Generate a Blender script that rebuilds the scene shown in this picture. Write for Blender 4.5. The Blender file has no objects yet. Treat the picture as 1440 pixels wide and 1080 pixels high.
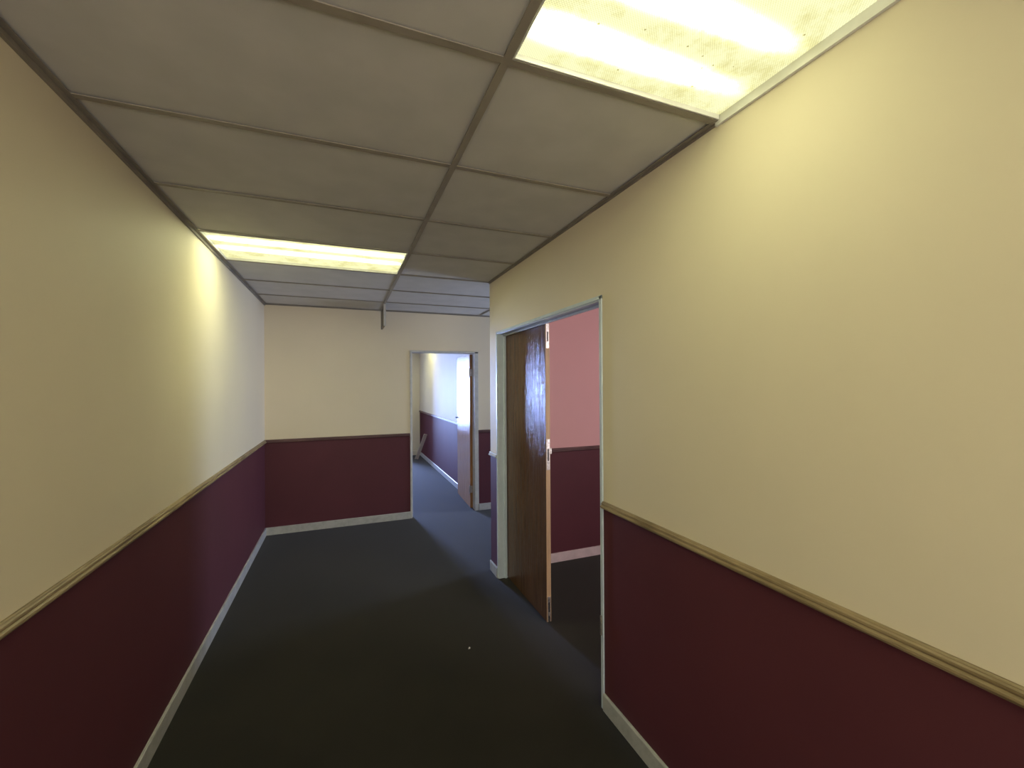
import bpy, bmesh, math, random
from mathutils import Vector, Matrix
random.seed(4)
S = bpy.context.scene
col = S.collection
# ------------------------------------------------------------------ measures (metres)
H = 2.468                      # ceiling height
XL, XR = -0.78, 1.18           # corridor side walls
XT, XT2 = 0.4165, 1.6165       # main tees of the ceiling grid
Y0, P = 1.079, 0.6             # first cross tee, pitch
YF = 5.19                      # far wall
YE = 3.488                     # corner where the right wall ends
YB = -2.6                      # wall behind the camera
RB, RT = 0.983, 1.018          # dado rail bottom and top
BH = 0.081                     # baseboard height
R_ = lambda n: Y0 + n * P

# ------------------------------------------------------------------ materials
def mat(name, color, rough=.5, metal=0., spec=.5, coat=0., sheen=0.):
    m = bpy.data.materials.new(name); m.use_nodes = True
    b = m.node_tree.nodes['Principled BSDF']
    b.inputs['Base Color'].default_value = (*color, 1)
    b.inputs['Roughness'].default_value = rough
    b.inputs['Metallic'].default_value = metal
    b.inputs['Specular IOR Level'].default_value = spec
    b.inputs['Coat Weight'].default_value = coat
    b.inputs['Sheen Weight'].default_value = sheen
    return m, m.node_tree, b
def N(t, typ, **kw):
    n = t.nodes.new(typ)
    for k, v in kw.items():
        if k in n.inputs: n.inputs[k].default_value = v
        else: setattr(n, k, v)
    return n
def noise(t, scale, detail=3, rough=.5, vec=None, stretch=None):
    tc = N(t, 'ShaderNodeTexCoord'); src = tc.outputs['Object']
    if stretch:
        mp = N(t, 'ShaderNodeMapping'); mp.inputs['Scale'].default_value = stretch
        t.links.new(src, mp.inputs['Vector']); src = mp.outputs['Vector']
    n = N(t, 'ShaderNodeTexNoise'); n.inputs['Scale'].default_value = scale
    n.inputs['Detail'].default_value = detail; n.inputs['Roughness'].default_value = rough
    t.links.new(src, n.inputs['Vector']); return n
def ramp(t, fac, c0, c1, p0=.35, p1=.65):
    r = N(t, 'ShaderNodeValToRGB'); e = r.color_ramp.elements
    e[0].position = p0; e[0].color = (*c0, 1); e[1].position = p1; e[1].color = (*c1, 1)
    t.links.new(fac, r.inputs['Fac']); return r
def bump(t, b, h, strength, dist, sock='Normal'):
    n = N(t, 'ShaderNodeBump'); n.inputs['Strength'].default_value = strength; n.inputs['Distance'].default_value = dist
    t.links.new(h, n.inputs['Height']); t.links.new(n.outputs['Normal'], b.inputs[sock])
def mul(c, k): return tuple(x * k for x in c)

def paint(name, upper, lower, split=1.0, rough_u=.6, rough_l=.62, spec=.3):
    """a wall painted in two colours that meet under the dado rail"""
    m, t, b = mat(name, upper, rough_u, spec=spec)
    g = N(t, 'ShaderNodeNewGeometry'); s = N(t, 'ShaderNodeSeparateXYZ')
    t.links.new(g.outputs['Position'], s.inputs[0])
    gt = N(t, 'ShaderNodeMath', operation='GREATER_THAN'); gt.inputs[1].default_value = split
    t.links.new(s.outputs['Z'], gt.inputs[0])
    n = noise(t, 1.3, 4); up = ramp(t, n.outputs['Fac'], mul(upper, .96), upper)
    n2 = noise(t, 2.1, 4); lo = ramp(t, n2.outputs['Fac'], mul(lower, .9), lower)
    mx = N(t, 'ShaderNodeMix', data_type='RGBA')
    t.links.new(gt.outputs[0], mx.inputs['Factor']); t.links.new(lo.outputs['Color'], mx.inputs[6]); t.links.new(up.outputs['Color'], mx.inputs[7])
    t.links.new(mx.outputs[2], b.inputs['Base Color'])
    mr = N(t, 'ShaderNodeMapRange'); mr.inputs['To Min'].default_value = rough_l; mr.inputs['To Max'].default_value = rough_u
    t.links.new(gt.outputs[0], mr.inputs['Value']); t.links.new(mr.outputs['Result'], b.inputs['Roughness'])
    f = noise(t, 260, 3, .6); w = noise(t, 3.0, 2)
    ad = N(t, 'ShaderNodeMath', operation='MULTIPLY_ADD'); ad.inputs[1].default_value = 14.0
    t.links.new(w.outputs['Fac'], ad.inputs[0]); t.links.new(f.outputs['Fac'], ad.inputs[2])
    bump(t, b, ad.outputs[0], .25, .0006)
    return m
CREAM = (.74, .655, .50); MAROON = (.095, .024, .034)
m_wall = paint('cream_and_maroon_paint', CREAM, MAROON)
m_pink = paint('pink_and_maroon_paint', (.68, .38, .38), MAROON)
m_matt = paint('matt_cream_and_maroon_paint', CREAM, MAROON, spec=.07)
m_plain, t, b = mat('cream_paint', CREAM, .45)
t.links.new(ramp(t, noise(t, 2, 4).outputs['Fac'], mul(CREAM, .95), CREAM).outputs['Color'], b.inputs['Base Color'])
m_tile, t, b = mat('ceiling_tile', (.60, .57, .52), .8)
n = noise(t, 6, 5); t.links.new(ramp(t, n.outputs['Fac'], (.54, .53, .51), (.59, .575, .555)).outputs['Color'], b.inputs['Base Color'])
bump(t, b, noise(t, 320, 4, .7).outputs['Fac'], .25, .001)
m_tee, t, b = mat('grid_paint', (.40, .37, .325), .5)
t.links.new(ramp(t, noise(t, 9, 4).outputs['Fac'], (.27, .24, .195), (.32, .285, .235)).outputs['Color'], b.inputs['Base Color'])
m_angle, t, b = mat('wall_angle_paint', (.17, .15, .13), .5)
t.links.new(ramp(t, noise(t, 7, 4).outputs['Fac'], (.20, .175, .15), (.27, .24, .2)).outputs['Color'], b.inputs['Base Color'])
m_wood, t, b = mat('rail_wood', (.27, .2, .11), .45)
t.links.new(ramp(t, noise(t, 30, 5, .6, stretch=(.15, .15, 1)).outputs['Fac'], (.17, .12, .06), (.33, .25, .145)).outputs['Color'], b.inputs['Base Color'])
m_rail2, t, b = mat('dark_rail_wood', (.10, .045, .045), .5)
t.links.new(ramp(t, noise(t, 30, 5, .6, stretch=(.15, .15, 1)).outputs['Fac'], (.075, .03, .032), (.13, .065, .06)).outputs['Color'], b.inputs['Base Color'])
m_base, t, b = mat('baseboard_paint', (.42, .42, .40), .4)
t.links.new(ramp(t, noise(t, 12, 5, .7).outputs['Fac'], (.34, .34, .32), (.45, .45, .43), .3, .55).outputs['Color'], b.inputs['Base Color'])
m_frame, t, b = mat('frame_paint', (.5, .5, .48), .38)
t.links.new(ramp(t, noise(t, 10, 5, .7).outputs['Fac'], (.44, .44, .42), (.55, .55, .53)).outputs['Color'], b.inputs['Base Color'])
m_blue, t, b = mat('blue_grey_frame_paint', (.42, .48, .52), .35)
t.links.new(ramp(t, noise(t, 10, 5, .7).outputs['Fac'], (.52, .60, .66), (.60, .68, .74)).outputs['Color'], b.inputs['Base Color'])
m_white, t, b = mat('white_enamel', (.78, .78, .74), .35)
t.links.new(ramp(t, noise(t, 15, 4).outputs['Fac'], (.72, .72, .67), (.8, .8, .76)).outputs['Color'], b.inputs['Base Color'])
m_carpet, t, b = mat('carpet', (.024, .023, .02), .8, spec=.12, sheen=.18)
b.inputs['Sheen Roughness'].default_value = .35
n = noise(t, 420, 4, .7); n2 = noise(t, 1.6, 6, .65)
c = ramp(t, n.outputs['Fac'], (.010, .009, .0076), (.028, .025, .021))
c2 = ramp(t, n2.outputs['Fac'], (.8, .8, .78), (1.12, 1.1, 1.05))
mx = N(t, 'ShaderNodeMix', data_type='RGBA', blend_type='MULTIPLY'); mx.inputs['Factor'].default_value = 1
t.links.new(c.outputs['Color'], mx.inputs[6]); t.links.new(c2.outputs['Color'], mx.inputs[7]); t.links.new(mx.outputs[2], b.inputs['Base Color'])
bump(t, b, n.outputs['Fac'], .6, .003)
def veneer(name, c0, c1, rough, bs, bd, coat=.0, scale=7, wave=(22, (5, 5, .06)), spec=.5):
    m, t, b = mat(name, c0, rough, coat=coat, spec=spec)
    n = noise(t, scale, 8, .6, stretch=(6, 6, .35)); f = noise(t, 60, 6, .7, stretch=(4, 4, .12))
    r1 = ramp(t, n.outputs['Fac'], c0, c1, .3, .7); r2 = ramp(t, f.outputs['Fac'], (.7, .7, .7), (1.1, 1.1, 1.1), .3, .7)
    mx = N(t, 'ShaderNodeMix', data_type='RGBA', blend_type='MULTIPLY'); mx.inputs['Factor'].default_value = 1
    t.links.new(r1.outputs['Color'], mx.inputs[6]); t.links.new(r2.outputs['Color'], mx.inputs[7]); t.links.new(mx.outputs[2], b.inputs['Base Color'])
    w = noise(t, wave[0], 6, .7, stretch=wave[1])
    bump(t, b, w.outputs['Fac'], bs, bd)
    return m
m_leafA = veneer('dark_varnished_veneer', (.085, .043, .021), (.15, .078, .038), .07, .5, .004, spec=.24)
m_leafB = veneer('varnished_veneer', (.34, .17, .075), (.48, .26, .125), .05, .6, .008, wave=(7, (2.5, 2.5, .4)), spec=.1)
m_edge = veneer('bare_wood_edge', (.40, .25, .14), (.50, .33, .19), .5, .1, .001)
m_steel, t, b = mat('worn_steel', (.55, .5, .48), .35, metal=.9)
t.links.new(ramp(t, noise(t, 80, 4).outputs['Fac'], (.4, .36, .34), (.65, .6, .58)).outputs['Color'], b.inputs['Base Color'])
m_slot, t, b = mat('dark_slot', (.03, .025, .022), .6)
t.links.new(ramp(t, noise(t, 40).outputs['Fac'], (.02, .018, .016), (.04, .033, .03)).outputs['Color'], b.inputs['Base Color'])
m_dark, t, b = mat('silhouette_steel', (.10, .09, .085), .45, metal=.6)  # handle steel, darkened in its colour to read as a silhouette
t.links.new(ramp(t, noise(t, 60).outputs['Fac'], (.08, .07, .065), (.12, .11, .10)).outputs['Color'], b.inputs['Base Color'])
m_sign, t, b = mat('sign_face', (.07, .06, .035), .4)
t.links.new(ramp(t, noise(t, 9).outputs['Fac'], (.06, .05, .03), (.085, .07, .045)).outputs['Color'], b.inputs['Base Color'])
m_plank = veneer('raw_plank', (.66, .55, .42), (.8, .7, .56), .6, .15, .001)
m_paper, t, b = mat('paper', (.75, .73, .7), .7)
t.links.new(ramp(t, noise(t, 90).outputs['Fac'], (.65, .62, .6), (.8, .78, .75)).outputs['Color'], b.inputs['Base Color'])
m_glass, t, b = mat('glass', (.8, .9, .95), .05); b.inputs['Transmission Weight'].default_value = 1

def lens_mat(name, y_bands, base, core, width, x0, x1, slope=0., c_base=(1, .985, .55), c_core=(.96, 1, .575)):
    """prismatic acrylic lens lit from behind by its tubes (bands), with dirt lying in it"""
    m = bpy.data.materials.new(name); m.use_nodes = True; t = m.node_tree
    t.nodes.clear()
    out = N(t, 'ShaderNodeOutputMaterial'); em = N(t, 'ShaderNodeEmission')
    tc = N(t, 'ShaderNodeTexCoord'); s = N(t, 'ShaderNodeSeparateXYZ'); t.links.new(tc.outputs['Object'], s.inputs[0])
    acc = None
    def M(op, a, b_=None, c_=None):
        n = N(t, 'ShaderNodeMath', operation=op)
        for i, v in enumerate((a, b_, c_)):
            if v is None: continue
            if isinstance(v, (int, float)): n.inputs[i].default_value = v
            else: t.links.new(v, n.inputs[i])
        return n.outputs[0]
    for yb in y_bands:
        d = M('SUBTRACT', s.outputs['Y'], yb); d = M('DIVIDE', d, width); d = M('MULTIPLY', d, d); g = M('POWER', 2.718, M('MULTIPLY', d, -1.0))
        acc = g if acc is None else M('ADD', acc, g)
    # tubes stop a little short of the ends
    mid = (x0 + x1) / 2; hw = (x1 - x0) / 2
    e = M('ABSOLUTE', M('DIVIDE', M('SUBTRACT', s.outputs['X'], mid), hw)); e = M('SUBTRACT', 1.0, M('POWER', e, 5.0)); acc = M('MULTIPLY', acc, e)
    if slope:
        acc = M('MULTIPLY', acc, M('POWER', M('MULTIPLY_ADD', M('DIVIDE', M('SUBTRACT', s.outputs['X'], x0), x1 - x0), -slope, 1.0), 1.8))
    cmb = N(t, 'ShaderNodeVectorMath', operation='SCALE'); cmb.inputs[0].default_value = c_core; t.links.new(M('MULTIPLY', acc, core), cmb.inputs['Scale'])
    tint = N(t, 'ShaderNodeVectorMath', operation='ADD'); tint.inputs[1].default_value = mul(c_base, base); t.links.new(cmb.outputs[0], tint.inputs[0])
    strength = 1.0
    # prism dots
    px = M('SINE', M('MULTIPLY', s.outputs['X'], 2 * math.pi / .0075)); py = M('SINE', M('MULTIPLY', s.outputs['Y'], 2 * math.pi / .0075))
    pr = M('MULTIPLY_ADD', M('MULTIPLY', px, py), .2, 1.0)
    strength = pr
    nz = N(t, 'ShaderNodeTexNoise'); nz.inputs['Scale'].default_value = 7; nz.inputs['Detail'].default_value = 9; nz.inputs['Roughness'].default_value = .72
    t.links.new(tc.outputs['Object'], nz.inputs['Vector'])
    r = ramp(t, nz.outputs['Fac'], (.80, .77, .64), (1, 1, 1), .40, .54)
    vo = N(t, 'ShaderNodeTexVoronoi'); vo.inputs['Scale'].default_value = 22; t.links.new(tc.outputs['Object'], vo.inputs['Vector'])
    r2 = ramp(t, vo.outputs['Distance'], (.45, .4, .3), (1, 1, 1), .055, .085)
    mx = N(t, 'ShaderNodeMix', data_type='RGBA', blend_type='MULTIPLY'); mx.inputs['Factor'].default_value = 1
    t.links.new(r.outputs['Color'], mx.inputs[6]); t.links.new(r2.outputs['Color'], mx.inputs[7])
    mx2 = N(t, 'ShaderNodeMix', data_type='RGBA', blend_type='MULTIPLY'); mx2.inputs['Factor'].default_value = 1
    t.links.new(mx.outputs[2], mx2.inputs[6]); t.links.new(tint.outputs[0], mx2.inputs[7])
    t.links.new(mx2.outputs[2], em.inputs['Color']); t.links.new(strength, em.inputs['Strength'])
    t.links.new(em.outputs[0], out.inputs[0])
    return m

# ------------------------------------------------------------------ mesh helpers
def bx(bm, x0, x1, y0, y1, z0, z1, mi=0):
    vs = [bm.verts.new((x, y, z)) for x in (x0, x1) for y in (y0, y1) for z in (z0, z1)]
    for q in ((0, 1, 3, 2), (4, 6, 7, 5), (0, 4, 5, 1), (2, 3, 7, 6), (0, 2, 6, 4), (1, 5, 7, 3)):
        f = bm.faces.new([vs[i] for i in q]); f.material_index = mi
def prism(bm, prof, a, b_, mi=0):
    """extrude a closed profile [(d,z)...] from a to b_: a,b_ = ((x,y),(nx,ny)) with n the direction of d"""
    ends = []
    for (x, y), (nx, ny) in (a, b_):
        ends.append([bm.verts.new((x + d * nx, y + d * ny, z)) for d, z in prof])
    n = len(prof)
    for i in range(n):
        f = bm.faces.new([ends[0][i], ends[0][(i + 1) % n], ends[1][(i + 1) % n], ends[1][i]]); f.material_index = mi
    bm.faces.new(ends[0]); bm.faces.new(ends[1][::-1])
def cyl(bm, c, r, axis, length, seg=16, r2=None):
    ax = Vector(axis).normalized(); c = Vector(c)
    u = ax.orthogonal().normalized(); v = ax.cross(u); r2 = r if r2 is None else r2
    A = [bm.verts.new(c + (u * math.cos(2 * math.pi * i / seg) + v * math.sin(2 * math.pi * i / seg)) * r) for i in range(seg)]
    B = [bm.verts.new(c + ax * length + (u * math.cos(2 * math.pi * i / seg) + v * math.sin(2 * math.pi * i / seg)) * r2) for i in range(seg)]
    for i in range(seg): bm.faces.new([A[i], A[(i + 1) % seg], B[(i + 1) % seg], B[i]])
    bm.faces.new(A[::-1]); bm.faces.new(B)
def obj(name, bm, mats, parent=None, bevel=0., smooth=False, **props):
    bmesh.ops.recalc_face_normals(bm, faces=bm.faces)
    me = bpy.data.meshes.new(name); bm.to_mesh(me); bm.free()
    for m in (mats if isinstance(mats, (list, tuple)) else [mats]): me.materials.append(m)
    o = bpy.data.objects.new(name, me); col.objects.link(o)
    if parent: o.parent = parent
    if bevel:
        md = o.modifiers.new('bevel', 'BEVEL'); md.width = bevel; md.segments = 2; md.limit_method = 'ANGLE'
    if smooth:
        for p in me.polygons: p.use_smooth = True
    for k, v in props.items(): o[k] = v
    return o
def boxes(name, bl, mats, parent=None, bevel=0., **props):
    bm = bmesh.new()
    for q in bl: bx(bm, *q)
    return obj(name, bm, mats, parent, bevel, **props)
def empty(name, loc, rz=0, **props):
    o = bpy.data.objects.new(name, None); col.objects.link(o); o.location = loc; o.rotation_euler = (0, 0, rz)
    o.empty_display_size = .1
    for k, v in props.items(): o[k] = v
    return o
ST = dict(kind='structure')

# ------------------------------------------------------------------ floor and walls
YG = 14.0          # far end with the glazed door
boxes('floor', [(-2.2, 5.3, YB - .1, YG + .3, -.1, 0)], m_carpet, label='dark grey-black carpet running through the corridor and rooms', **ST)
T = .10            # partition thickness
ZC = H + .10       # partitions run a little above the hung ceiling
boxes('wall_left', [(XL - T, XL, YB, YF, 0, ZC)], m_wall, label='long left corridor wall, cream above maroon', **ST)
boxes('wall_back', [(XL - T, XR + T, YB - T, YB, 0, .25), (XL - T, XR + T, YB - T, YB, 2.3, ZC), (XL - T, XL + .06, YB - T, YB, .25, 2.3), (XR - .06, XR + T, YB - T, YB, .25, 2.3)], m_wall, label='wall behind the viewer', **ST)
# far wall with its doorway (opening .752 .. 1.560, head 2.006)
DX1, DX2, DH = .752, 1.560, 2.000
YFb = YF + T
boxes('wall_far', [(-1.6, DX1, YF, YFb, 0, ZC), (DX2, 5.1, YF, YFb, 0, ZC), (DX1, DX2, YF, YFb, DH, ZC)], m_wall,
      label='end wall of the corridor around the open doorway, cream above maroon', **ST)
# right wall with the double doorway (opening 1.785 .. 3.300, head 2.02)
RY1, RY2, RH = 1.785, 3.300, 2.012
XRb = XR + .075
boxes('wall_right', [(XR, XRb, YB, RY1, 0, ZC), (XR, XRb, RY2, YE, 0, ZC), (XR, XRb, RY1, RY2, RH, ZC)], m_wall,
      label='right corridor wall around the double doorway, cream above maroon', **ST)
boxes('wall_side', [(XRb, 5.1, 3.41 + .03, YE, 0, ZC)], m_wall, label='side passage wall hidden round the corner', **ST)
# room behind the double doorway
RX = 4.2
boxes('wall_pink', [(XRb, RX, 3.41, 3.44, 0, ZC)], m_pink, label='pink wall with maroon dado seen through the double doorway', **ST)
boxes('wall_pink_right', [(RX, RX + T, .2, 3.44, 0, ZC)], m_pink, **ST)
boxes('wall_pink_near', [(XRb, 1.9, .1, .2, 0, ZC), (3.7, RX, .1, .2, 0, ZC), (1.9, 3.7, .1, .2, 0, .9), (1.9, 3.7, .1, .2, 2.2, ZC)], m_pink, **ST)
boxes('wall_pink_left', [(XRb, XRb + .022, .2, RY1 - .03, 0, ZC), (XRb, XRb + .022, RY1 - .03, RY2 + .03, RH + .03, ZC), (XRb, XRb + .022, RY2 + .03, 3.41, 0, ZC)], m_pink, **ST)
# side passage beyond the corner
SX = 5.0
boxes('wall_passage', [(SX, SX + T, YE, 3.95, 0, ZC), (SX, SX + T, 4.95, YF, 0, ZC), (SX, SX + T, 3.95, 4.95, 2.1, ZC)], m_wall, **ST)
# room beyond the far doorway
XW = 1.63; YN = 9.86
boxes('wall_beyond_right', [(XW, XW + T, YFb, YG, 0, ZC)], m_matt, label='right wall beyond the far doorway, washed by bluish daylight', **ST)
boxes('wall_beyond_end', [(.955, XW, YN, YN + T, 0, ZC)], m_plain, label='cream return wall at the end of the room beyond', **ST)
boxes('wall_beyond_left', [(-1.7, -1.6, YF, YG, 0, ZC)], m_wall, **ST)
GX0, GX1, GZ0, GZ1 = -1.0, .1, .5, 2.1
boxes('wall_beyond_far', [(-1.6, GX0, YG, YG + T, 0, ZC), (GX1, XW, YG, YG + T, 0, ZC), (GX0, GX1, YG, YG + T, GZ1, ZC), (GX0, GX1, YG, YG + T, 0, GZ0)], m_wall, **ST)

# ------------------------------------------------------------------ ceiling
def tiles(name, x_edges, y_edges, skip=(), clip=None, parent=None, z=H + .004):
    bm = bmesh.new(); g = .0035
    for i in range(len(x_edges) - 1):
        for j in range(len(y_edges) - 1):
            if (i, j) in skip: continue
            a, b_, c, d = x_edges[i], x_edges[i + 1], y_edges[j], y_edges[j + 1]
            if clip and clip(a, b_, c, d): continue
            dz = random.uniform(0, .0015)
            bx(bm, a + .004, b_ - .004, c + .004, d - .004, z + dz, z + dz + .012)
    return obj(name, bm, m_tile, parent, **ST)
ys = [R_(n) for n in range(-7, 7)] + [YF]
xs = [XL, XT, XT2, XT2 + 1.2, XT2 + 2.4, SX]
LIGHTS = {(0, 10), (1, 6), (0, 3)}          # cells that hold luminaires: rows start at n=-7
def clip(a, b_, c, d): return a >= XT2 - .01 and d < YE
bm = bmesh.new()
for i in range(5):
    for j in range(14):
        a, b_, c, d = xs[i], xs[i + 1], ys[j], ys[j + 1]
        if (i, j) in LIGHTS: continue
        if clip(a, b_, c, d): continue
        if i == 1 and d < YE + .01: b_ = XR
        dz = random.uniform(0, .0015)
        bx(bm, a + .004, b_ - .004, c + .004, d - .004, H + .0065 + dz, H + .018 + dz)
# last strip under the back wall
bx(bm, XL, XR, YB, ys[0] - .004, H + .004, H + .016)
ceiling = obj('ceiling', bm, m_tile, label='suspended ceiling of off-white tiles over the corridor', **ST)
bm = bmesh.new(); w = .012
def tee(bm, x0, x1, y0, y1): bx(bm, x0, x1, y0, y1, H, H + .0035)
tee(bm, XT - w, XT + w, YB, YF)
tee(bm, XT2 - w, XT2 + w, YE, YF)
for j in range(len(ys) - 1):
    y = ys[j]
    tee(bm, XL, XT - w, y - w, y + w)
    tee(bm, XT + w, XR if y < YE + .005 - .02 else SX, y - w, y + w)
obj('ceiling_grid', bm, m_tee, ceiling)
# wall angles
bm = bmesh.new()
def angle(bm, a, b_, n):
    prism(bm, [(0, H - .016), (.010, H - .016), (.010, H - .0008), (.026, H - .0008), (.026, H + .003), (0, H + .003)], (a, n), (b_, n))
angle(bm, (XL, YB), (XL, YF), (1, 0)); 
obj('ceiling_edge', bm, m_angle, ceiling)
bm = bmesh.new()
prof2 = [(0, H - .008), (.006, H - .008), (.006, H - .0008), (.022, H - .0008), (.022, H + .003), (0, H + .003)]
prism(bm, prof2, ((XR, R_(0)), (-1, 0)), ((XR, YE), (-1, 0))); prism(bm, prof2, ((XR, YB), (-1, 0)), ((XR, R_(-1)), (-1, 0)))
prism(bm, prof2, ((XL, YF), (0, -1)), ((SX, YF), (0, -1)))
obj('ceiling_edge', bm, m_angle, ceiling)
# slab above and the other ceilings
boxes('ceiling', [(-1.7, 5.2, YB - .1, YG + .3, ZC, ZC + .05)], m_tile, label='slab above the hung ceiling', **ST)
boxes('ceiling', [(XRb, RX, .2, 3.41, H + .002, H + .02)], m_tile, label='ceiling of the pink room', **ST)
boxes('ceiling', [(-1.6, XW, YFb, YG, H + .002, H + .02)], m_tile, label='ceiling of the room beyond the far doorway', **ST)

# ------------------------------------------------------------------ dado rails and baseboards
RP = [(0, RB), (.011, RB), (.017, RB + .003), (.020, RB + .009), (.0195, RB + .014), (.014, RB + .017), (.0115, RB + .018), (.0115, RB + .020),
      (.014, RB + .022), (.0135, RB + .027), (.009, RB + .030), (.0085, RB + .032), (.005, RT), (0, RT)]
BP = [(0, 0), (.012, 0), (.012, BH - .004), (.009, BH), (0, BH)]
def run(name, prof, m, segs, **kw):
    bm = bmesh.new()
    for a, b_, n in segs: prism(bm, prof, (a, n), (b_, n))
    return obj(name, bm, m, **kw, **ST)
segL = [((XL, YB), (XL, YF), (1, 0))]
segF = [((XL, YF), (DX1 - .012, YF), (0, -1))]
segF2 = [((DX2 + .035, YF), (SX, YF), (0, -1))]
segR = [((XR, YB), (XR, RY1 - .014), (-1, 0))]
segR2 = [((XR, RY2 + .014), (XR, YE), (-1, 0))]
segP = [((XRb + .022, 3.41), (RX, 3.41), (0, -1))]
segW = [((XW, YFb), (XW, YN), (-1, 0))]
LB = dict(left='long left', )
run('trim_1', RP, m_wood, segL, label='brown dado rail along the left wall')
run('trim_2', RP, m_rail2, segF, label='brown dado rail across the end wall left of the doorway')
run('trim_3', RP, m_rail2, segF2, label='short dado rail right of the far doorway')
run('trim_4', RP, m_wood, segR, label='brown dado rail along the near right wall')
run('trim_5', RP, m_frame, segR2, label='stub of dado rail, coloured as daylit, at the wall corner left of the double doorway')  # pale paint puts the daylight on this stub into its colour
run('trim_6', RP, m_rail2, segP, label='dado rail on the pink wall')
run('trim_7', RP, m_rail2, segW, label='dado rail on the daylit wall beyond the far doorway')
run('baseboard_left', BP, m_base, segL, label='grey baseboard along the left wall')
run('baseboard_far', BP, m_base, segF, label='grey baseboard across the end wall left of the doorway')
run('baseboard_far_right', BP, m_base, segF2, label='grey baseboard right of the far doorway')
run('baseboard_right', BP, m_base, segR, label='grey baseboard along the near right wall')
run('baseboard_corner', BP, m_base, segR2, label='short pale baseboard at the wall corner left of the double doorway')
m_basep, t, b = mat('pale_baseboard_paint', (.62, .5, .5), .4)
t.links.new(ramp(t, noise(t, 12, 5, .7).outputs['Fac'], (.56, .45, .45), (.66, .53, .53)).outputs['Color'], b.inputs['Base Color'])
run('baseboard_pink', BP, m_basep, segP, label='pale baseboard under the pink wall')
run('baseboard_beyond', BP, m_base, segW, label='baseboard of the daylit wall beyond the far doorway')
run('baseboard_beyond_end', [(0, 0), (.02, 0), (.02, .09), (.012, .1), (0, .1)], m_plain, [((.955, YN), (XW - .012, YN), (0, -1))], label='cream baseboard of the return wall in the room beyond')

# ------------------------------------------------------------------ far doorway
d1 = empty('door_1', (DX2, YF, 0), label='open doorway in the corridor end wall with its varnished leaf swung inwards', **ST)
def L(o, x, y, z=0): return o
inv = Matrix.Translation((-DX2, -YF, 0))
def part(name, bl, m, parent, origin, bevel=.0, **kw):
    bl = [(a - origin[0], b_ - origin[0], c - origin[1], d - origin[1], e - origin[2], f - origin[2]) for a, b_, c, d, e, f in bl]
    return boxes(name, bl, m, parent, bevel, **kw)
O1 = (DX2, YF, 0)
ft = .012; fw = .028          # lip thickness and face width
part('door_frame', [
    (DX1 - .010, DX1 + .012, YF - .008, YFb + .008, 0, DH),                 # left jamb
    (DX2 - .014, DX2 + .034, YF - .008, YF, 0, DH + .008),                  # right face
    (DX2 - .014, DX2, YF, YFb + .008, 0, DH),                               # right reveal
    (DX1 - .010, DX2 + .034, YF - .008, YF, DH - .010, DH + .010),           # head face
    (DX1, DX2, YF, YFb + .008, DH - .014, DH),                              # head reveal
    (DX1 + .012, DX1 + .024, YF + .045, YF + .06, 0, DH - .014)], m_frame, d1, O1, .002)
# leaf, hinged at (1.545, 5.30) and opened a little past a right angle
hB = (1.515, YFb + .014, 0); aB = math.radians(-2.6)
leafB = empty('door_leaf', (hB[0] - O1[0], hB[1] - O1[1], 0), aB); leafB.parent = d1
LW, LT_ = .79, .038
# leaf-local: x from 0 (visible face) to +LT_, y along the leaf
boxes('door_panel', [(0, LT_, 0, LW, .008, DH - .016)], m_leafB, leafB, .0015)
bm = bmesh.new()
zc = 1.10; yc = LW - .06
bx(bm, -.003, 0, yc - .02, yc + .02, zc - .11, zc + .07); obj('handle_plate', bm, m_dark, leafB, .001)
bm = bmesh.new(); cyl(bm, (-.003, yc, zc + .02), .009, (-1, 0, 0), .045); cyl(bm, (-.042, yc + .008, zc + .02), .008, (0, -1, 0), .115, r2=.006)
obj('lever_handle', bm, m_dark, leafB, smooth=True)
for z in (.247, 1.75):
    bm = bmesh.new(); cyl(bm, (-.006, -.004, z - .05), .007, (0, 0, 1), .10)
    bx(bm, .0, .03, -.0025, 0, z - .045, z + .045); obj('hinge', bm, m_steel, leafB, smooth=False)

# ------------------------------------------------------------------ double doorway on the right
O2 = (XR, RY2, 0)
d2 = empty('door_2', O2, label='double doorway in the right wall, far leaf shut, near leaf open out of sight', **ST)
XF1 = XRb + .022
part('door_frame', [
    (XR - .008, XR, RY2 - .006, RY2 + .013, 0, RH + .012), (XR - .008, XR, RY1 - .014, RY1 + .006, 0, RH + .012),
    (XR - .008, XR, RY1 - .014, RY2 + .013, RH - .006, RH + .013),
    (XR, XF1, RY2 - .014, RY2, 0, RH), (XR, XF1, RY1, RY1 + .014, 0, RH), (XR, XF1, RY1, RY2, RH - .012, RH),
    (XR + .048, XR + .066, RY2 - .026, RY2 - .014, 0, RH - .012), (XR + .048, XR + .066, RY1 + .014, RY1 + .026, 0, RH - .012),
    (XR + .048, XR + .066, RY1 + .014, RY2 - .014, RH - .024, RH - .012)], m_blue, d2, O2, .0015)
hz = part('hinge', [(XR - .014, XR - .006, RY1 - .006, RY1 + .004, .36, .455)], m_steel, d2, O2, .001)
LX = XR + .071
leafA = empty('door_leaf', (LX - O2[0], RY2 - .018 - O2[1], 0)); leafA.parent = d2
LWA = .732; LTA = .032; zb, zt = .010, RH - .016
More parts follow.
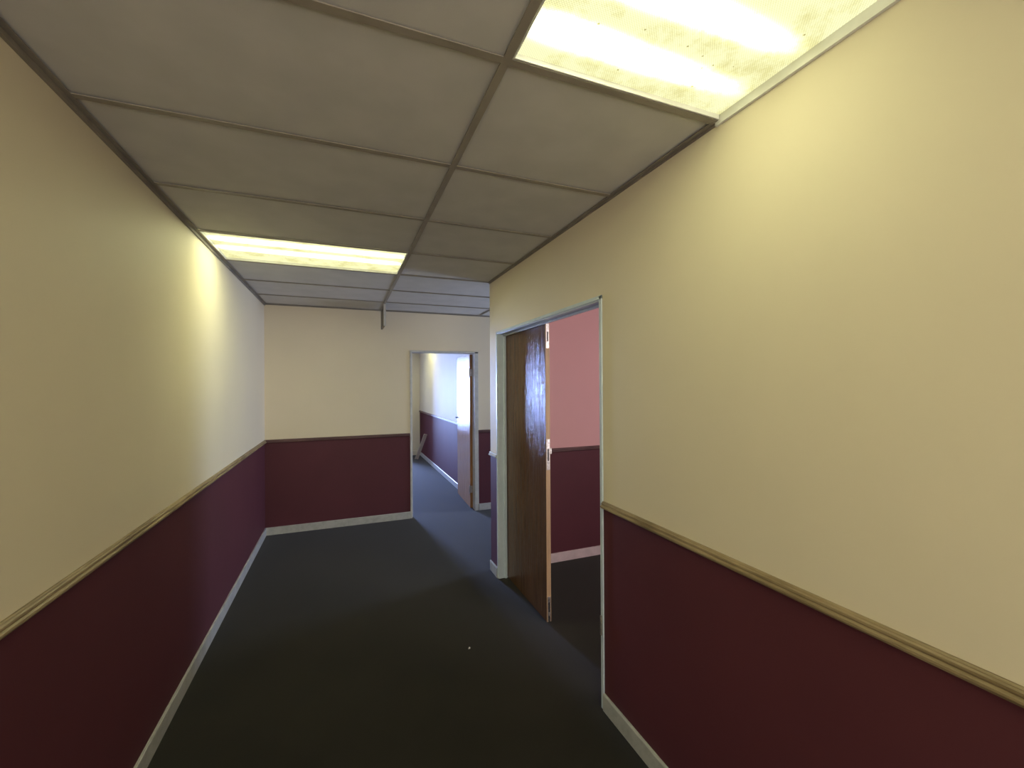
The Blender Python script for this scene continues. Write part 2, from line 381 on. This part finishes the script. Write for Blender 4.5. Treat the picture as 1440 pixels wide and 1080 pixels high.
# leaf-local: x 0 (corridor face) to LTA, y 0 (hinge) to -LWA
boxes('door_panel', [(0, LTA, -LWA + .004, 0, zb, zt)], m_leafA, leafA, .001)
boxes('edge_strip', [(0.0005, LTA - .0005, -LWA, -LWA + .004, zb, zt)], m_edge, leafA, .0005, label='bare wooden edge of the leaf')
def edge_plate(name, z0, z1, slots, screws, w=.011, m=m_steel):
    e = -LWA; c = LTA / 2
    o = boxes(name, [(c - w, c + w, e - .002, e, z0, z1)], m, leafA, .0006)
    bm = bmesh.new()
    for (a, b_, ww) in slots: bx(bm, c - ww, c + ww, e - .0026, e - .0018, a, b_)
    if slots: obj('slot', bm, m_slot, o)
    for z in screws:
        bm = bmesh.new(); cyl(bm, (c, e - .002, z), .004, (0, -1, 0), .0016, 12); obj('screw', bm, m_steel, o)
    return o
edge_plate('flush_bolt', zt - .165, zt - .002, [(zt - .12, zt - .055, .005)], [zt - .15, zt - .02])
edge_plate('flush_bolt', zb + .002, .175, [(.075, .14, .005), (.012, .05, .005)], [.158, .062])
lp = edge_plate('lock_plate', 1.02, 1.225, [(1.08, 1.16, .005)], [1.035, 1.21], .0125)
boxes('latch', [(LTA, LTA + .012, -LWA - .001, -LWA + .03, 1.125, 1.165)], m_steel, leafA, .002)
for z in (.22, 1.0, 1.78):
    bm = bmesh.new(); cyl(bm, (LTA + .004, .004, z - .05), .006, (0, 0, 1), .1); obj('hinge', bm, m_steel, leafA)

# ------------------------------------------------------------------ glazed openings for daylight, two of them added for fill light
def glazed(name, loc, rz, w, h, z0, label):
    o = empty(name, loc, rz, label=label, **ST)
    f = .045
    boxes('window_frame', [(-w / 2, -w / 2 + f, 0, .06, z0, z0 + h), (w / 2 - f, w / 2, 0, .06, z0, z0 + h), (-w / 2, w / 2, 0, .06, z0, z0 + f),
                    (-w / 2, w / 2, 0, .06, z0 + h - f, z0 + h), (-.02, .02, 0, .06, z0, z0 + h)], m_frame, o, .003)
    boxes('pane', [(-w / 2 + f, w / 2 - f, .03, .034, z0 + f, z0 + h - f)], m_glass, o)
    return o
glazed('window_1', ((GX0 + GX1) / 2, YG + .02, 0), 0, GX1 - GX0, GZ1 - GZ0, GZ0, 'tall glazed opening that lights the room beyond')
glazed('window_2', (SX + .02, 4.45, 0), math.radians(-90), 1.0, 2.0, .1, 'glazed opening at the end of the side passage')

glazed('fill_opening_behind', (.2, YB - .02, 0), math.pi, 1.84, 2.05, .25, 'unseen glazed opening added behind the viewer for fill light')  # added opening, out of view, that carries the ambient fill

glazed('fill_window_pink', (2.8, .16, 0), math.pi, 1.8, 1.3, .9, 'unseen window added to light the pink room')  # added window, out of view, to brighten the pink wall

def area(name, loc, rot, sx, sy, power, color, spread=180):
    l = bpy.data.lights.new(name, 'AREA'); l.shape = 'RECTANGLE'; l.size = sx; l.size_y = sy; l.energy = power; l.color = color
    l.spread = math.radians(spread)
    o = bpy.data.objects.new(name, l); col.objects.link(o); o.location = loc; o.rotation_euler = rot; return o
SKY = (.34, .48, 1.0)
area('daylight', ((GX0 + GX1) / 2, YG - .02, (GZ0 + GZ1) / 2), (math.radians(-90), 0, 0), GX1 - GX0, GZ1 - GZ0, 920, SKY)
area('daylight', (SX - .03, 4.45, 1.1), (0, math.radians(90), 0), 2.0, .9, 92, (.55, .68, 1))

area('daylight', (.2, YB + .02, 1.275), (math.radians(90), 0, 0), 1.8, 2.0, 48, (1, .93, .84))  # added warm fill from behind the viewer, no known source

area('daylight', (2.8, .21, 1.55), (math.radians(90), 0, 0), 1.7, 1.2, 34, (1, .92, .92))  # added fill for the pink room, its source is invented

# ------------------------------------------------------------------ luminaires
def luminaire(name, x0, x1, y0, y1, wall_side, m_lens, label, group=None):
    o = empty(name, ((x0 + x1) / 2, (y0 + y1) / 2, H), label=label, category='ceiling light')
    if group: o['group'] = group
    cx, cy = (x0 + x1) / 2, (y0 + y1) / 2
    a, b_, c, d = x0 - cx, x1 - cx, y0 - cy, y1 - cy
    e = .005
    boxes('frame', [(a, a + e, c, d, .001, .03)] + ([] if wall_side else [(b_ - e, b_, c, d, .001, .03)]) + [ (a + e, b_ - e, c, c + e, .001, .03), (a + e, b_ - e, d - e, d, .001, .03)], m_white, o, .001)
    boxes('housing', [(a + .01, b_ - .01, c + .01, d - .01, .085, .09)], m_white, o)
    if wall_side:    # enamelled edge strip between lens and wall
        bm = bmesh.new()
        prism(bm, [(0, -.013), (.010, -.013), (.0065, .03), (0, .03)], ((XR - cx - .0005, R_(-1) - cy + .0), (-1, 0)), ((XR - cx - .0005, R_(0) - cy), (-1, 0)))
        obj('edge_strip', bm, m_white, o)
    boxes('diffuser', [(a + e, b_ - e, c + e, d - e, .016, .020)], m_lens, o)
    return o
lensA = lens_mat('lit_lens', (.0, .175), .80, 50, .026, -.375, .375, slope=.93)
lensB = lens_mat('lit_lens_long', (-.14, .04), .82, 31, .028, -.575, .575)
luminaire('ceiling_light', XT + .014, XR - .006, R_(-1) + .014, R_(0) - .014, True, lensA,
          'lit fluorescent ceiling panel with dusty prismatic lens against the right wall, nearest to the viewer', 'ceiling lights')
luminaire('ceiling_light', XL + .028, XT - .014, R_(3) + .014, R_(4) - .014, False, lensB,
          'lit long fluorescent ceiling panel against the left wall, farther down the corridor', 'ceiling lights')
luminaire('ceiling_light', XL + .028, XT - .014, R_(-4) + .014, R_(-3) - .014, False, lensB,
          'unseen lit ceiling panel added behind the viewer for fill light', 'ceiling lights')  # extra panel out of view, added to brighten the near walls
# rooms beyond: one ceiling panel each
m_l2 = lens_mat('lit_lens_white', (0,), 1.5, 9, .12, -.5, .5, c_base=(1, .93, .9), c_core=(1, .93, .92))
def surface_light(x, y, sx, sy, m, label):
    o = empty('ceiling_light', (x, y, H), label=label, category='ceiling light', group='ceiling lights')
    a, c = sx / 2, sy / 2
    boxes('frame', [(-a - .02, -a, -c - .02, c + .02, -.03, .001), (a, a + .02, -c - .02, c + .02, -.03, .001), (-a, a, -c - .02, -c, -.03, .001), (-a, a, c, c + .02, -.03, .001)], m_white, o, .002)
    boxes('diffuser', [(-a, a, -c, c, -.024, -.02)], m, o)
    return o
surface_light(1.02, 8.45, 1.1, .5, lensB, 'ceiling panel near the end of the room beyond')

# ------------------------------------------------------------------ loose things
# thin sign hung from the main tee, seen on its edge
sg = empty('hanging_sign', (XT, 4.735, H), label='thin sign board hanging from the ceiling grid in front of the end wall, seen edge-on', category='sign')
boxes('panel', [(-.011, .009, .0035, .36, -.235, -.025)], m_sign, sg, .001)
boxes('edge_cap', [(-.011, .013, 0, .0035, -.24, -.002)], m_frame, sg, .001, label='pale metal end of the sign')
boxes('hanger', [(-.002, .002, .02, .05, -.026, .0)], m_steel, sg); boxes('hanger', [(-.002, .002, .31, .34, -.026, .0)], m_steel, sg)
# plank leaning on the wall of the room beyond
bm = bmesh.new()
A = Vector((1.487, 9.25, .0)); B = Vector((XW - .004, 8.93, .552))
d = (B - A).normalized(); side = d.cross(Vector((0, 0, 1))).normalized(); side = d.cross(Vector((0, 1, 0))).normalized(); nn = d.cross(side).normalized()
A = A + Vector((-.012, 0, .0)); ln = (B - A).length
vs = []
for k, tt in ((0, 0), (1, 1)):
    for s1, s2 in ((-1, -1), (1, -1), (1, 1), (-1, 1)):
        p = A + d * ln * tt + side * .035 * s1 + nn * .009 * s2
        vs.append(p)
low = min(p.z for p in vs); mxx = max(p.x for p in vs)
vs = [p - Vector((max(0, mxx - (XW - .001)), 0, low - .0)) for p in vs]
c0 = Vector((A.x, A.y, 0)); q = [bm.verts.new(p - c0) for p in vs]
for f in ((0, 1, 2, 3), (7, 6, 5, 4), (0, 4, 5, 1), (1, 5, 6, 2), (2, 6, 7, 3), (3, 7, 4, 0)): bm.faces.new([q[i] for i in f])
pk = obj('wooden_plank', bm, m_plank, None, .001, label='short pale plank leaning against the wall in the room beyond the far doorway', category='plank'); pk.location = c0
# scrap of paper on the carpet
bm = bmesh.new()
pts = [(-.009, -.004, .001), (.002, -.007, .004), (.010, .0, .002), (.006, .007, .007), (-.004, .006, .003)]
lo = [bm.verts.new(p) for p in pts]; hi = [bm.verts.new((p[0] * .8, p[1] * .8, p[2] + .005)) for p in pts]
bm.faces.new(lo[::-1]); bm.faces.new(hi)
for i in range(5): bm.faces.new([lo[i], lo[(i + 1) % 5], hi[(i + 1) % 5], hi[i]])
sc = obj('paper_scrap', bm, m_paper, None, label='tiny white crumpled scrap lying on the dark carpet', category='litter'); sc.location = (.699, 2.488, -.001); sc.scale = (.75, .75, .75)
# ------------------------------------------------------------------ camera, world, view
f = 598.7224; yaw, pit, rol = (math.radians(a) for a in (21.6276, .1203, -.3514))
fwv = Vector((math.sin(yaw) * math.cos(pit), math.cos(yaw) * math.cos(pit), math.sin(pit)))
rt = Vector((math.cos(yaw), -math.sin(yaw), 0)); up = rt.cross(fwv)
cx_ = rt * math.cos(rol) + up * math.sin(rol); cy_ = -rt * math.sin(rol) + up * math.cos(rol)
cam = bpy.data.cameras.new('camera'); cam.sensor_width = 36; cam.lens = f / 1440 * 36; cam.clip_start = .02
co = bpy.data.objects.new('camera', cam); col.objects.link(co)
mt = Matrix((cx_, cy_, -fwv)).transposed().to_4x4(); mt.translation = (0, 0, 1.5881); co.matrix_world = mt
S.camera = co
w = bpy.data.worlds.new('world'); S.world = w; w.use_nodes = True
w.node_tree.nodes['Background'].inputs[0].default_value = (.5, .68, 1, 1); w.node_tree.nodes['Background'].inputs[1].default_value = .3
S.view_settings.view_transform = 'Standard'; S.view_settings.look = 'None'; S.view_settings.gamma = 1; S.view_settings.exposure = .4
S.view_settings.use_curve_mapping = False
S.cycles.max_bounces = 16; S.cycles.diffuse_bounces = 8; S.cycles.glossy_bounces = 6
S.cycles.caustics_reflective = False; S.cycles.caustics_refractive = False
S.cycles.use_denoising = True
S.cycles.sample_clamp_indirect = 4
